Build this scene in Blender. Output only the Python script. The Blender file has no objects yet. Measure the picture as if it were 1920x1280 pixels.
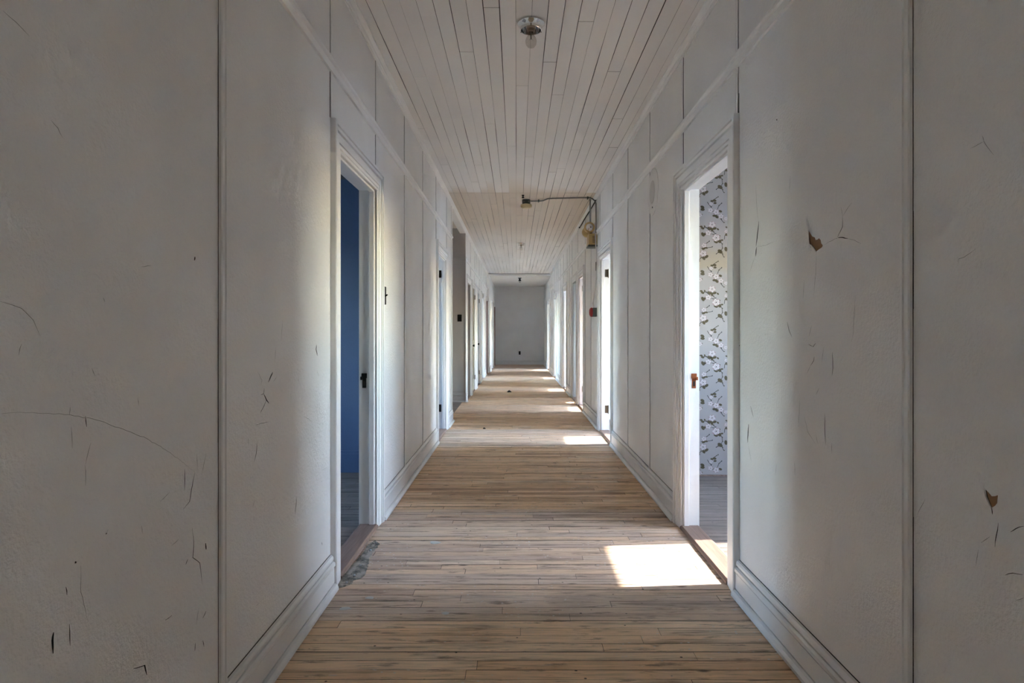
import bpy, bmesh, math, random
from mathutils import Vector
random.seed(7)
S = bpy.context.scene
C = S.collection

# ------------------------------------------------------------------ frame of reference
# x: across the corridor (right +), y: along it, z: up.  Lens at x=0, y=0, 1.2 m above the floor.
F, VX, VY, H = 1150.0, 968.5, 621.5, 1.2
XL, XR = -0.865, 1.012          # corridor faces of the two long walls
WT = 0.097                      # thickness of these walls
CEIL = 2.905
YB, YE = -5.2, 22.33            # wall behind the camera, end wall
YH = 18.02                      # header where the boarded ceiling stops
XO = 3.444                      # window wall, right hand rooms
XW = -3.45                      # window wall, left hand rooms
HEAD = 2.065                    # height of the door openings

# ------------------------------------------------------------------ materials
def mat(name, col, rough=0.5, metal=0.0, spec=0.5):
    m = bpy.data.materials.new(name); m.use_nodes = True
    p = m.node_tree.nodes['Principled BSDF']
    p.inputs['Base Color'].default_value = (*col, 1)
    p.inputs['Roughness'].default_value = rough
    p.inputs['Metallic'].default_value = metal
    p.inputs['Specular IOR Level'].default_value = spec
    return m

def nd(m, t, **kw):
    n = m.node_tree.nodes.new(t)
    for k, v in kw.items():
        setattr(n, k, v)
    return n

def lk(m, a, b):
    m.node_tree.links.new(a, b)

def ramp(m, fac, stops):
    r = nd(m, 'ShaderNodeValToRGB')
    e = r.color_ramp.elements
    while len(e) < len(stops):
        e.new(0.5)
    for el, (p, c) in zip(e, stops):
        el.position = p
        el.color = (*c, 1) if not isinstance(c, (int, float)) else (c, c, c, 1)
    lk(m, fac, r.inputs['Fac'])
    return r

def noise(m, scale=5, detail=3, sc=(1, 1, 1), rough=0.5, loc=(0, 0, 0)):
    tc = nd(m, 'ShaderNodeTexCoord'); mp = nd(m, 'ShaderNodeMapping')
    mp.inputs['Scale'].default_value = sc; mp.inputs['Location'].default_value = loc
    n = nd(m, 'ShaderNodeTexNoise')
    n.inputs['Scale'].default_value = scale; n.inputs['Detail'].default_value = detail
    n.inputs['Roughness'].default_value = rough
    lk(m, tc.outputs['Object'], mp.inputs['Vector']); lk(m, mp.outputs['Vector'], n.inputs['Vector'])
    return n

def mixc(m, fac, a, b, mode='MIX'):
    x = nd(m, 'ShaderNodeMix', data_type='RGBA', blend_type=mode)
    if isinstance(fac, (int, float)): x.inputs[0].default_value = fac
    else: lk(m, fac, x.inputs[0])
    for s, v in ((6, a), (7, b)):
        if isinstance(v, tuple): x.inputs[s].default_value = (*v, 1)
        else: lk(m, v, x.inputs[s])
    return x.outputs[2]

def bump(m, h, strength, dist):
    b = nd(m, 'ShaderNodeBump')
    b.inputs['Strength'].default_value = strength; b.inputs['Distance'].default_value = dist
    lk(m, h, b.inputs['Height'])
    lk(m, b.outputs['Normal'], m.node_tree.nodes['Principled BSDF'].inputs['Normal'])
    return b

def painted(name, col, rough=0.5, bs=0.35, bd=0.004, dirt=0.06):
    """old painted wallboard: slight orange peel and very soft soiling"""
    m = mat(name, col, rough, 0, 0.35)
    p = m.node_tree.nodes['Principled BSDF']
    n = noise(m, 2.2, 2)
    r = ramp(m, n.outputs['Fac'], [(0.3, 1 - dirt), (0.65, 1.0)])
    c = mixc(m, 1.0, col, r.outputs['Color'], 'MULTIPLY')
    lk(m, c, p.inputs['Base Color'])
    n1 = noise(m, 85, 2, rough=0.6)
    n2 = noise(m, 9, 1)
    mx = nd(m, 'ShaderNodeMath', operation='MULTIPLY_ADD')
    lk(m, n2.outputs['Fac'], mx.inputs[0]); mx.inputs[1].default_value = 0.7
    lk(m, n1.outputs['Fac'], mx.inputs[2])
    bump(m, mx.outputs[0], bs, bd)
    return m

M = {}
M['wall'] = painted('painted_wallboard', (0.87, 0.865, 0.855), 0.55, 0.75, 0.004)
M['trim'] = painted('painted_trim', (0.87, 0.87, 0.865), 0.42, 0.15, 0.002)
M['base'] = painted('painted_baseboard', (0.80, 0.795, 0.78), 0.42, 0.15, 0.002, 0.12)
M['end'] = painted('end_wall_paint', (0.74, 0.745, 0.75), 0.6, 0.3, 0.004)
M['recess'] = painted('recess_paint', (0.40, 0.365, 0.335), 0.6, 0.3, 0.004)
M['blue'] = painted('blue_room_paint', (0.088, 0.140, 0.255), 0.55, 0.4, 0.004)
M['greyroom'] = painted('grey_room_paint', (0.12, 0.14, 0.165), 0.6, 0.3, 0.004)
M['room'] = painted('room_paint', (0.85, 0.85, 0.84), 0.6, 0.3, 0.004)
M['roomceil'] = painted('room_ceiling_paint', (0.75, 0.74, 0.72), 0.6, 0.3, 0.004)
M['dark'] = mat('dark_gap_and_shade', (0.02, 0.018, 0.016), 0.9)
M['black'] = mat('black_bakelite', (0.006, 0.006, 0.006), 0.75, 0.0, 0.15)
M['chrome'] = mat('chrome', (0.80, 0.80, 0.80), 0.08, 1.0)
M['porcelain'] = mat('tan_porcelain', (0.36, 0.27, 0.20), 0.35)
M['steel'] = mat('galvanised_steel', (0.30, 0.30, 0.29), 0.4, 0.85)
M['greybox'] = mat('grey_green_box', (0.10, 0.12, 0.11), 0.45, 0.3)
M['cream'] = mat('aged_cream_plastic', (0.62, 0.52, 0.30), 0.4)
M['tan'] = mat('aged_tan_plastic', (0.50, 0.36, 0.15), 0.4)
M['tandark'] = mat('brown_grille', (0.16, 0.11, 0.045), 0.6)
M['red'] = mat('red_enamel', (0.30, 0.012, 0.012), 0.4)
M['whitecable'] = mat('white_cable', (0.62, 0.61, 0.60), 0.45)
M['darkred'] = mat('dark_red_stain', (0.11, 0.022, 0.016), 0.45)
M['olive'] = painted('olive_paint', (0.40, 0.38, 0.29), 0.5, 0.15, 0.002)
M['greydoor'] = painted('grey_blue_paint', (0.52, 0.55, 0.56), 0.5, 0.15, 0.002)
M['peach'] = painted('peach_paint', (0.56, 0.47, 0.42), 0.5, 0.15, 0.002)
M['hinge'] = mat('old_brass', (0.16, 0.13, 0.09), 0.45, 0.8)
M['rust'] = mat('rust', (0.32, 0.085, 0.02), 0.8)
M['bareboard'] = mat('bare_fibreboard', (0.34, 0.19, 0.10), 0.85)
M['paper'] = painted('wallpaper_ground', (0.36, 0.312, 0.295), 0.65, 0.1, 0.001)
M['petal'] = mat('wallpaper_petal', (0.54, 0.465, 0.46), 0.65)
M['pink'] = mat('wallpaper_pink', (0.33, 0.225, 0.225), 0.65)
M['leaf'] = mat('wallpaper_leaf', (0.075, 0.054, 0.020), 0.65)
M['stem'] = mat('wallpaper_stem', (0.018, 0.013, 0.012), 0.65)
M['plate'] = painted('cover_plate_paint', (0.83, 0.82, 0.80), 0.5, 0.1, 0.001)
M['flake'] = mat('old_paint_flake', (0.50, 0.50, 0.49), 0.7)
M['platein'] = painted('cover_plate_middle', (0.66, 0.65, 0.62), 0.5, 0.1, 0.001)
M['crack'] = mat('paint_crack', (0.16, 0.155, 0.145), 0.9)
M['scrap'] = mat('dark_scrap', (0.03, 0.026, 0.022), 0.9)
M['outside'] = mat('outside_ground', (0.30, 0.31, 0.30), 0.95)

# yellow water stain on the wallpaper
m = M['paper']; p = m.node_tree.nodes['Principled BSDF']
src = p.inputs['Base Color'].links[0].from_socket
tc = nd(m, 'ShaderNodeTexCoord'); sp = nd(m, 'ShaderNodeSeparateXYZ'); lk(m, tc.outputs['Object'], sp.inputs[0])
n = noise(m, 6, 3); ad = nd(m, 'ShaderNodeMath', operation='MULTIPLY_ADD')
lk(m, n.outputs['Fac'], ad.inputs[0]); ad.inputs[1].default_value = 0.12; lk(m, sp.outputs['Z'], ad.inputs[2])
r = ramp(m, ad.outputs[0], [(0.0, 0.0), (0.5, 0.0)])
mr = nd(m, 'ShaderNodeMapRange'); mr.inputs[1].default_value = 1.74; mr.inputs[2].default_value = 1.96
lk(m, ad.outputs[0], mr.inputs[0])
r = ramp(m, mr.outputs[0], [(0.0, 0.0), (0.25, 0.55), (0.75, 0.45), (1.0, 0.0)])
lk(m, mixc(m, r.outputs['Color'], src, (0.38, 0.285, 0.165)), p.inputs['Base Color'])

# clear bulb glass
m = bpy.data.materials.new('clear_bulb_glass'); m.use_nodes = True
nt = m.node_tree; nt.nodes.clear()
o = nd(m, 'ShaderNodeOutputMaterial'); t = nd(m, 'ShaderNodeBsdfTransparent'); g = nd(m, 'ShaderNodeBsdfGlossy')
t.inputs[0].default_value = (0.86, 0.86, 0.85, 1); g.inputs['Roughness'].default_value = 0.03
lw = nd(m, 'ShaderNodeLayerWeight'); lw.inputs[0].default_value = 0.3
mx = nd(m, 'ShaderNodeMixShader'); fm = nd(m, 'ShaderNodeMath', operation='MULTIPLY'); lk(m, lw.outputs['Facing'], fm.inputs[0]); fm.inputs[1].default_value = 0.22; lk(m, fm.outputs[0], mx.inputs[0])
lk(m, t.outputs[0], mx.inputs[1]); lk(m, g.outputs[0], mx.inputs[2]); lk(m, mx.outputs[0], o.inputs[0])
M['bulb'] = m
m = bpy.data.materials.new('window_pane_glass'); m.use_nodes = True
nt = m.node_tree; nt.nodes.clear()
o = nd(m, 'ShaderNodeOutputMaterial'); t = nd(m, 'ShaderNodeBsdfTransparent'); g = nd(m, 'ShaderNodeBsdfGlossy')
t.inputs[0].default_value = (0.96, 0.97, 0.96, 1); g.inputs['Roughness'].default_value = 0.02
mx = nd(m, 'ShaderNodeMixShader'); mx.inputs[0].default_value = 0.04
lk(m, t.outputs[0], mx.inputs[1]); lk(m, g.outputs[0], mx.inputs[2]); lk(m, mx.outputs[0], o.inputs[0])
M['pane'] = m

# worn strip flooring
def floor_material():
    m = mat('worn_strip_flooring', (0.4, 0.28, 0.17), 0.5, 0.0, 0.3)
    p = m.node_tree.nodes['Principled BSDF']
    at = nd(m, 'ShaderNodeAttribute', attribute_name='tint'); sp = nd(m, 'ShaderNodeSeparateColor')
    lk(m, at.outputs['Color'], sp.inputs[0])
    base = ramp(m, sp.outputs[0], [(0.0, (0.50, 0.30, 0.18)), (0.35, (0.70, 0.45, 0.265)), (0.6, (0.78, 0.53, 0.33)),
                                   (0.85, (0.82, 0.60, 0.41)), (1.0, (0.72, 0.53, 0.36))]).outputs['Color']
    # greyer, dirtier boards in the rooms; at the doors grey paints in daylight
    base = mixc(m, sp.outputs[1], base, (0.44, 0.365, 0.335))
    g1 = noise(m, 1.0, 5, (5, 150, 1), 0.65)
    c = mixc(m, 1.0, base, ramp(m, g1.outputs['Fac'], [(0.30, 0.58), (0.47, 0.96), (0.72, 1.22)]).outputs['Color'], 'MULTIPLY')
    g2 = noise(m, 1.0, 4, (2.2, 26, 1), 0.6, (3, 1, 0))
    c = mixc(m, 1.0, c, ramp(m, g2.outputs['Fac'], [(0.32, 0.50), (0.47, 1.0), (1.0, 1.06)]).outputs['Color'], 'MULTIPLY')
    # dark bruises and worn dirty streaks
    d = noise(m, 1.0, 5, (5.0, 30, 1), 0.7, (9, 4, 0))
    c = mixc(m, ramp(m, d.outputs['Fac'], [(0.56, 0.0), (0.66, 0.75)]).outputs['Color'], c, (0.12, 0.078, 0.055))
    d = noise(m, 1.0, 5, (1.6, 2.6, 1), 0.65, (2, 7, 0))
    c = mixc(m, ramp(m, d.outputs['Fac'], [(0.55, 0.0), (0.72, 0.35)]).outputs['Color'], c, (0.24, 0.17, 0.125))
    # knots
    def vor(sc, loc, scale=1.0):
        tc = nd(m, 'ShaderNodeTexCoord'); mp = nd(m, 'ShaderNodeMapping')
        mp.inputs['Scale'].default_value = sc; mp.inputs['Location'].default_value = loc
        v = nd(m, 'ShaderNodeTexVoronoi'); v.inputs['Scale'].default_value = scale
        lk(m, tc.outputs['Object'], mp.inputs[0]); lk(m, mp.outputs[0], v.inputs['Vector'])
        return v
    v = vor((3.2, 9.0, 1), (0, 0, 0))
    c = mixc(m, ramp(m, v.outputs['Distance'], [(0.04, 0.85), (0.10, 0.0)]).outputs['Color'], c, (0.07, 0.04, 0.025))
    # nail holes / black specks
    v = vor((11, 14, 1), (5, 2, 0))
    c = mixc(m, ramp(m, v.outputs['Distance'], [(0.045, 0.95), (0.07, 0.0)]).outputs['Color'], c, (0.03, 0.022, 0.018))
    # old paint flecks, gated so they come in groups
    v = vor((26, 38, 1), (1, 8, 0)); gate = noise(m, 1.3, 3, loc=(4, 4, 0))
    f = ramp(m, v.outputs['Distance'], [(0.10, 1.0), (0.16, 0.0)]).outputs['Color']
    f = mixc(m, 1.0, f, ramp(m, gate.outputs['Fac'], [(0.46, 0.0), (0.56, 0.9)]).outputs['Color'], 'MULTIPLY')
    c = mixc(m, f, c, (0.62, 0.60, 0.57))
    v = vor((5.5, 13, 1), (7, 3, 0)); gate = noise(m, 0.9, 2, loc=(8, 1, 0)); edge = noise(m, 30, 3)
    s = nd(m, 'ShaderNodeMath', operation='MULTIPLY_ADD'); lk(m, edge.outputs['Fac'], s.inputs[0]); s.inputs[1].default_value = 0.25
    lk(m, v.outputs['Distance'], s.inputs[2])
    f = ramp(m, s.outputs[0], [(0.20, 0.7), (0.235, 0.0)]).outputs['Color']
    f = mixc(m, 1.0, f, ramp(m, gate.outputs['Fac'], [(0.52, 0.0), (0.60, 0.8)]).outputs['Color'], 'MULTIPLY')
    c = mixc(m, f, c, (0.50, 0.51, 0.52))
    # boards of the side rooms pulled darker
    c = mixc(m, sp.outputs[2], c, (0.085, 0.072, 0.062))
    lk(m, c, p.inputs['Base Color'])
    rr = ramp(m, g2.outputs['Fac'], [(0.3, 0.66), (0.7, 0.50)])
    lk(m, rr.outputs['Color'], p.inputs['Roughness'])
    bump(m, g1.outputs['Fac'], 0.25, 0.002)
    return m
M['floor'] = floor_material()

def ceiling_material():
    m = mat('painted_ceiling_boards', (0.7, 0.68, 0.66), 0.45, 0, 0.4)
    p = m.node_tree.nodes['Principled BSDF']
    at = nd(m, 'ShaderNodeAttribute', attribute_name='tint'); sp = nd(m, 'ShaderNodeSeparateColor')
    lk(m, at.outputs['Color'], sp.inputs[0])
    c = ramp(m, sp.outputs[0], [(0, (0.83, 0.815, 0.805)), (1, (0.87, 0.86, 0.85))]).outputs['Color']
    c = mixc(m, sp.outputs[1], c, (0.70, 0.62, 0.53))
    n = noise(m, 1.6, 4, (1, 0.6, 1))
    c = mixc(m, 1.0, c, ramp(m, n.outputs['Fac'], [(0.3, 0.93), (0.6, 1.0)]).outputs['Color'], 'MULTIPLY')
    lk(m, c, p.inputs['Base Color'])
    n = noise(m, 12, 3, (1, 0.2, 1)); bump(m, n.outputs['Fac'], 0.2, 0.002)
    return m
M['ceil'] = ceiling_material()

def wood(name, a, b, sc):
    m = mat(name, a, 0.5)
    n = noise(m, 1.0, 5, sc, 0.65)
    lk(m, ramp(m, n.outputs['Fac'], [(0.3, a), (0.7, b)]).outputs['Color'], m.node_tree.nodes['Principled BSDF'].inputs['Base Color'])
    return m
M['sill'] = wood('worn_threshold_wood', (0.17, 0.105, 0.08), (0.30, 0.20, 0.155), (60, 4, 30))

def patch_material():
    m = mat('old_floor_adhesive', (0.1, 0.1, 0.09), 0.9)
    n = noise(m, 16, 6, rough=0.72)
    lk(m, ramp(m, n.outputs['Fac'], [(0.36, (0.06, 0.058, 0.05)), (0.47, (0.17, 0.155, 0.13)), (0.58, (0.36, 0.315, 0.265))]).outputs['Color'],
       m.node_tree.nodes['Principled BSDF'].inputs['Base Color'])
    bump(m, n.outputs['Fac'], 0.5, 0.003)
    return m
M['patch'] = patch_material()

# ------------------------------------------------------------------ mesh helper
class MB:
    def __init__(s):
        s.v, s.f, s.mi = [], [], []
    def add(s, verts, faces, mi=0):
        o = len(s.v); s.v += [tuple(p) for p in verts]
        for f in faces:
            s.f.append([i + o for i in f]); s.mi.append(mi)
    def box(s, x0, x1, y0, y1, z0, z1, mi=0):
        x0, x1 = sorted((x0, x1)); y0, y1 = sorted((y0, y1)); z0, z1 = sorted((z0, z1))
        v = [(x, y, z) for x in (x0, x1) for y in (y0, y1) for z in (z0, z1)]
        s.add(v, [(0, 1, 3, 2), (4, 6, 7, 5), (0, 4, 5, 1), (2, 3, 7, 6), (0, 2, 6, 4), (1, 5, 7, 3)], mi)
    def sweep(s, sections, mi=0, caps=True, closed=True):
        """sections: rings of equal length, one after another"""
        n = len(sections[0]); v = [p for r in sections for p in r]; f = []
        for k in range(len(sections) - 1):
            for i in range(n if closed else n - 1):
                j = (i + 1) % n
                f.append((k * n + i, k * n + j, (k + 1) * n + j, (k + 1) * n + i))
        if caps:
            f.append(tuple(range(n))[::-1]); f.append(tuple((len(sections) - 1) * n + i for i in range(n)))
        s.add(v, f, mi)
    def lathe(s, prof, c=(0, 0, 0), axis='Z', n=28, mi=0):
        secs = []
        for r, h in prof:
            ring = []
            for i in range(n):
                a = 2 * math.pi * i / n; u, w = r * math.cos(a), r * math.sin(a)
                if axis == 'Z': q = (c[0] + u, c[1] + w, c[2] + h)
                elif axis == 'X': q = (c[0] + h, c[1] + u, c[2] + w)
                else: q = (c[0] + u, c[1] + h, c[2] + w)
                ring.append(q)
            secs.append(ring)
        s.sweep(secs, mi, caps=True)
    def tube(s, pts, r, n=8, mi=0):
        pts = [Vector(p) for p in pts]; secs = []; prev = None
        for i, p in enumerate(pts):
            d = ((pts[min(i + 1, len(pts) - 1)] - p).normalized() + (p - pts[max(i - 1, 0)]).normalized()).normalized()
            a = Vector((0, 0, 1)) if abs(d.z) < 0.9 else Vector((0, 1, 0))
            if prev is not None and (prev - d * prev.dot(d)).length > 1e-4:
                u = (prev - d * prev.dot(d)).normalized()
            else:
                u = d.cross(a).normalized()
            w = d.cross(u); prev = u
            rr = r[i] if isinstance(r, (list, tuple)) else r
            secs.append([p + u * rr * math.cos(2 * math.pi * k / n) + w * rr * math.sin(2 * math.pi * k / n) for k in range(n)])
        s.sweep(secs, mi)
    def build(s, name, mats, parent=None, smooth=False, bevel=0, tint=None, fix=True):
        me = bpy.data.meshes.new(name)
        me.from_pydata(s.v, [], s.f)
        if not isinstance(mats, (list, tuple)): mats = [mats]
        for m in mats: me.materials.append(m)
        me.polygons.foreach_set('material_index', s.mi)
        if tint:
            a = me.color_attributes.new('tint', 'FLOAT_COLOR', 'POINT')
            a.data.foreach_set('color', [c for t in tint for c in (*t, 1.0)])
        if fix:
            bm = bmesh.new(); bm.from_mesh(me); bmesh.ops.recalc_face_normals(bm, faces=bm.faces); bm.to_mesh(me); bm.free()
        if smooth:
            me.polygons.foreach_set('use_smooth', [True] * len(me.polygons))
            try: me.set_sharp_from_angle(angle=math.radians(38))
            except Exception: pass
        me.update()
        o = bpy.data.objects.new(name, me); C.objects.link(o)
        if parent: o.parent = parent
        if bevel:
            b = o.modifiers.new('edge', 'BEVEL'); b.width = bevel; b.segments = 2; b.limit_method = 'ANGLE'
        return o

def struct(o):
    o['kind'] = 'structure'; return o

def empty(name, loc=(0, 0, 0)):
    o = bpy.data.objects.new(name, None); o.location = loc; o.empty_display_size = 0.1; C.objects.link(o); return o

def tag(o, label, cat, group=None):
    o['label'] = label; o['category'] = cat
    if group: o['group'] = group
    return o

def rr(a, b): return random.uniform(a, b)

# ------------------------------------------------------------------ openings
#            y0     y1    kind
RIGHT = [(-0.80, 0.02, ''), (2.91, 3.735, 'strike'), (6.56, 7.36, 'hinge'), (9.21, 9.96, 'hinge'), (10.28, 11.03, 'strike'),
         (12.33, 13.10, ''), (15.52, 16.28, ''), (18.72, 19.46, '')]
LEFT = [(-0.80, 0.02, ''), (2.975, 3.76, 'strike'), (6.715, 7.46, 'hinge'), (10.62, 11.38, 'strike'), (11.79, 12.58, 'leaf'),
        (13.27, 14.06, 'leaf'), (15.03, 15.80, 'hinge'), (17.22, 17.86, 'leaf')]
FAR_L = -0.80                     # left wall stands a little further in beyond the header
LEFT_FAR = [(19.15, 19.9, 'hinge'), (21.35, 22.05, 'leaf')]
REC0, REC1 = 8.16, 10.42          # recess in the left wall

def wall_pieces(mb, face, sgn, y0, y1, z1, ops, cut=0.02, mi=0):
    """slab from y0 to y1 whose corridor face is x=face; sgn = side it thickens to"""
    a, b = face, face + sgn * WT
    y = y0
    for o0, o1, _ in ops:
        mb.box(a, b, y, o0 - cut, 0, z1, mi)
        mb.box(a, b, o0 - cut, o1 + cut, HEAD + cut, z1, mi)
        y = o1 + cut
    mb.box(a, b, y, y1, 0, z1, mi)

TOP = 3.02
mb = MB(); wall_pieces(mb, XR, 1, YB, YE + 0.1, TOP, RIGHT)
wall_r = struct(mb.build('wall_right', M['wall']))
mb = MB()
wall_pieces(mb, XL, -1, YB, REC0, TOP, LEFT[:3])
mb.box(XL, XL - WT, REC0, REC1, 2.868, TOP)
wall_pieces(mb, XL, -1, REC1, YH, TOP, LEFT[3:])
wall_pieces(mb, FAR_L, -1, YH, YE + 0.1, TOP, LEFT_FAR)
wall_l = struct(mb.build('wall_left', M['wall']))
mb = MB(); mb.box(FAR_L, XR, YE, YE + 0.1, 0, TOP); wall_e = struct(mb.build('wall_end', M['end']))
mb = MB(); mb.box(XL, XR, YB - 0.1, YB, 0, TOP); struct(mb.build('wall_behind', M['wall']))

# ------------------------------------------------------------------ rooms behind the doors
#  right rooms: y0, y1, window y0, window y1, window head
ROOMS_R = [(-4.5, 1.20, -0.75, -0.25, 2.05), (1.30, 5.10, 2.3, 3.67, 2.05, 1.12), (5.20, 8.38, 5.9, 7.25, 2.023), (8.48, 10.03, 8.52, 9.975, 1.84),
           (10.13, 11.75, 10.18, 10.675, 1.82), (11.85, 14.0, 11.9, 13.05, 1.95), (14.1, 17.4, 14.9, 16.33, 1.915),
           (17.5, 21.0, 18.1, 19.75, 2.02)]
ROOMS_L = [(-4.5, 1.20, -0.75, -0.15, 2.05), (1.30, 5.24, 3.70, 4.12, 1.90), (5.34, 7.95, 6.9, 7.85, 2.05), (10.55, 11.6, None, None, None),
           (14.7, 17.0, 14.8, 16.8, 2.05), (18.0, 21.0, 18.8, 20.2, 2.05)]
SILL = 0.60
wn = [0]
PORTALS = []
def window(x, sgn, y0, y1, z1, SILL):
    wn[0] += 1
    fr = MB(); t = 0.05
    a, b = x - 0.02 * sgn, x + 0.10 * sgn
    fr.box(a, b, y0, y0 + 0.002, SILL, z1)
    fr.box(a, b, y1 - 0.002, y1, SILL, z1)
    fr.box(a - 0.03 * sgn, b, y0 - 0.06, y1 + 0.06, SILL - 0.03, SILL)
    # casing on the room side
    for (p, q, z0_, z1_) in ((y0 - 0.10, y0, SILL, z1 + 0.1), (y1, y1 + 0.10, SILL, z1 + 0.1), (y0, y1, z1, z1 + 0.10)):
        fr.box(x, x - 0.02 * sgn, p, q, z0_, z1_)
    o = struct(fr.build('window_%d' % wn[0], M['trim']))
    sash = MB(); xs0, xs1 = x + 0.035 * sgn, x + 0.07 * sgn
    zm = (SILL + z1) / 2
    sash.box(xs0, xs1, y0 + 0.002, y0 + 0.04, SILL, z1 - 0.001); sash.box(xs0, xs1, y1 - 0.012, y1 - 0.002, SILL, z1 - 0.001)
    sash.box(xs0, xs1, y0 + 0.04, y1 - 0.012, SILL, SILL + 0.06); sash.box(xs0, xs1, y0 + 0.04, y1 - 0.012, z1 - 0.012, z1 - 0.001)
    sash.box(xs0, xs1, y0 + 0.04, y1 - 0.012, SILL + 0.30, SILL + 0.33)
    sash.build('sash', M['trim'], o)
    pn = MB(); pn.box(x + 0.05 * sgn, x + 0.053 * sgn, y0 + 0.04, y1 - 0.012, SILL + 0.06, z1 - 0.012)
    pn.build('pane', M['pane'], o)
    PORTALS.append((x + 0.101 * sgn, sgn, y0, y1, SILL, z1))

def window_wall(name, x, sgn, rooms, m):
    mb = MB(); y = YB
    for (r0, r1, w0, w1, hd, *sl) in rooms:
        sl = sl[0] if sl else SILL
        if w0 is None: continue
        mb.box(x, x + 0.1 * sgn, y, w0, 0, TOP)
        mb.box(x, x + 0.1 * sgn, w0, w1, 0, sl)
        mb.box(x, x + 0.1 * sgn, w0, w1, hd, TOP)
        y = w1
        window(x, sgn, w0, w1, hd, sl)
    mb.box(x, x + 0.1 * sgn, y, YE + 0.1, 0, TOP)
    struct(mb.build(name, m))
window_wall('wall_outer_right', XO, 1, ROOMS_R, M['room'])
window_wall('wall_outer_left', XW, -1, ROOMS_L, M['room'])

mb = MB()
mb.box(XR + WT, XO, 1.2, 1.30, 0, TOP)
mb.box(XR + WT, XO, -4.6, -4.5, 0, TOP); mb.box(XR + WT, XO, YB - 0.1, YB, 0, TOP)
for i, r in enumerate(ROOMS_R[2:]):
    mb.box(XR + WT, XO, r[1], r[1] + 0.1, 0, TOP)
struct(mb.build('wall_partition_right', M['room']))
mb = MB(); mb.box(XR + WT, XO, 5.10, 5.20, 0, TOP)
wall_paper = struct(mb.build('wall_papered', [M['paper'], M['petal'], M['pink'], M['leaf'], M['stem']]))
mb = MB(); mb.box(XW, XL - WT, 5.24, 5.34, 0, TOP)
wb = struct(mb.build('wall_blue', M['blue']))
mb = MB(); mb.box(XW, XL - WT, 5.225, 5.24, 2.50, TOP); mb.build('upper_panel', M['greyroom'], wb)
mb = MB(); mb.box(XW, XL - WT, 5.222, 5.24, 0.0, 0.16); mb.box(XW, XL - WT, 5.228, 5.24, 0.16, 0.185)
mb.build('skirting', M['blue'], wb)
mb = MB()
mb.box(XW, XL - WT, 1.2, 1.30, 0, TOP); mb.box(XW, XL - WT, -4.6, -4.5, 0, TOP); mb.box(XW, XL - WT, YB - 0.1, YB, 0, TOP)
mb.box(XW, XL - WT, REC0 - 0.1, REC0, 0, TOP); mb.box(-2.62, -2.52, REC0, REC1, 0, TOP)
mb.box(-1.9, -1.8, 10.52, 14.6, 0, TOP)
mb.box(-1.8, XL - WT, 11.58, 11.66, 0, TOP); mb.box(-1.8, XL - WT, 12.8, 12.9, 0, TOP)
mb.box(XW, XL - WT, 14.55, 14.65, 0, TOP); mb.box(XW, XL - WT, 17.0, 17.1, 0, TOP); mb.box(XW, XL - WT, 17.9, 18.0, 0, TOP); mb.box(XW, FAR_L - WT, 21.0, 21.1, 0, TOP)
struct(mb.build('wall_partition_left', M['room']))
mb = MB(); mb.box(-2.62, XL - WT, REC1, REC1 + 0.1, 0, TOP); mb.box(XL - WT, XL, REC1 - 0.001, REC1 + 0.002, 0, 2.868)
wall_rec = struct(mb.build('wall_recess', M['recess']))

# wallpaper pattern, part of the papered wall's own mesh
def px_right_room(zx, zy):
    """pattern units -> metres on the papered wall"""
    return (zx - 490) / 9.85 * 0.004435, -(zy - 600) / 9.85 * 0.004435
FLOW = [(745, 25, 62), (675, 180, 50), (820, 270, 70), (595, 410, 45), (580, 560, 62), (725, 832, 34), (715, 950, 45),
        (820, 985, 52), (910, 1060, 45), (1005, 150, 34), (1000, 1105, 36), (520, 1040, 40)]
LEAVES = [(700, 95, 40, 0.3), (742, 120, 34, 1.3), (792, 97, 34, -0.3), (575, 207, 40, 1.0), (617, 195, 30, -0.8), (815, 342, 38, 0.4),
          (878, 328, 42, 0.8), (928, 312, 22, 0), (592, 465, 34, -0.4), (640, 455, 24, 0.3), (590, 645, 36, 0.9), (642, 617, 36, -0.6),
          (893, 522, 46, 0.6), (1000, 478, 40, 1.4), (742, 782, 26, 0.2), (790, 772, 32, 0.2), (800, 818, 26, 0), (567, 893, 36, 0.5),
          (570, 937, 36, 0.1), (785, 1052, 30, 0), (830, 1068, 36, 0.8), (897, 970, 30, 0.3), (1010, 215, 22, 1), (852, 112, 22, 0.7),
          (545, 1030, 24, 0.2), (570, 92, 30, 0.4), (545, 60, 22, 0), (610, 60, 20, 1), (880, 235, 18, 0), (1012, 75, 20, 0.5), (505, 690, 24, 1.2)]
STEMS = [[(490, 50), (560, 80), (640, 85), (690, 130)], [(740, 120), (770, 160), (805, 195)], [(730, 195), (775, 212)],
         [(900, 340), (930, 385), (935, 460), (905, 520)], [(910, 520), (935, 570), (962, 628)], [(890, 530), (850, 545), (818, 568)],
         [(615, 388), (650, 365), (688, 335)], [(540, 462), (640, 455), (742, 440)], [(655, 795), (690, 850), (725, 890), (762, 975)],
         [(770, 758), (820, 725), (852, 706)], [(845, 932), (868, 868), (915, 825)], [(868, 1055), (910, 1120), (962, 1182)],
         [(970, 300), (980, 230), (1000, 195)], [(498, 685), (540, 640)], [(505, 905), (500, 980)]]
mb = MB(); YP = 5.0994
def disc(cx, cz, rx, rz, rot, lay, mi, n=10, wob=0.0):
    v = []
    for i in range(n):
        a = 2 * math.pi * i / n; k = 1 + wob * math.sin(5 * a + cx * 40)
        u, w = rx * math.cos(a) * k, rz * math.sin(a) * k
        v.append((cx + u * math.cos(rot) - w * math.sin(rot), YP - lay * 0.0002, cz + u * math.sin(rot) + w * math.cos(rot)))
    mb.add(v, [tuple(range(n))], mi)
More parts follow.
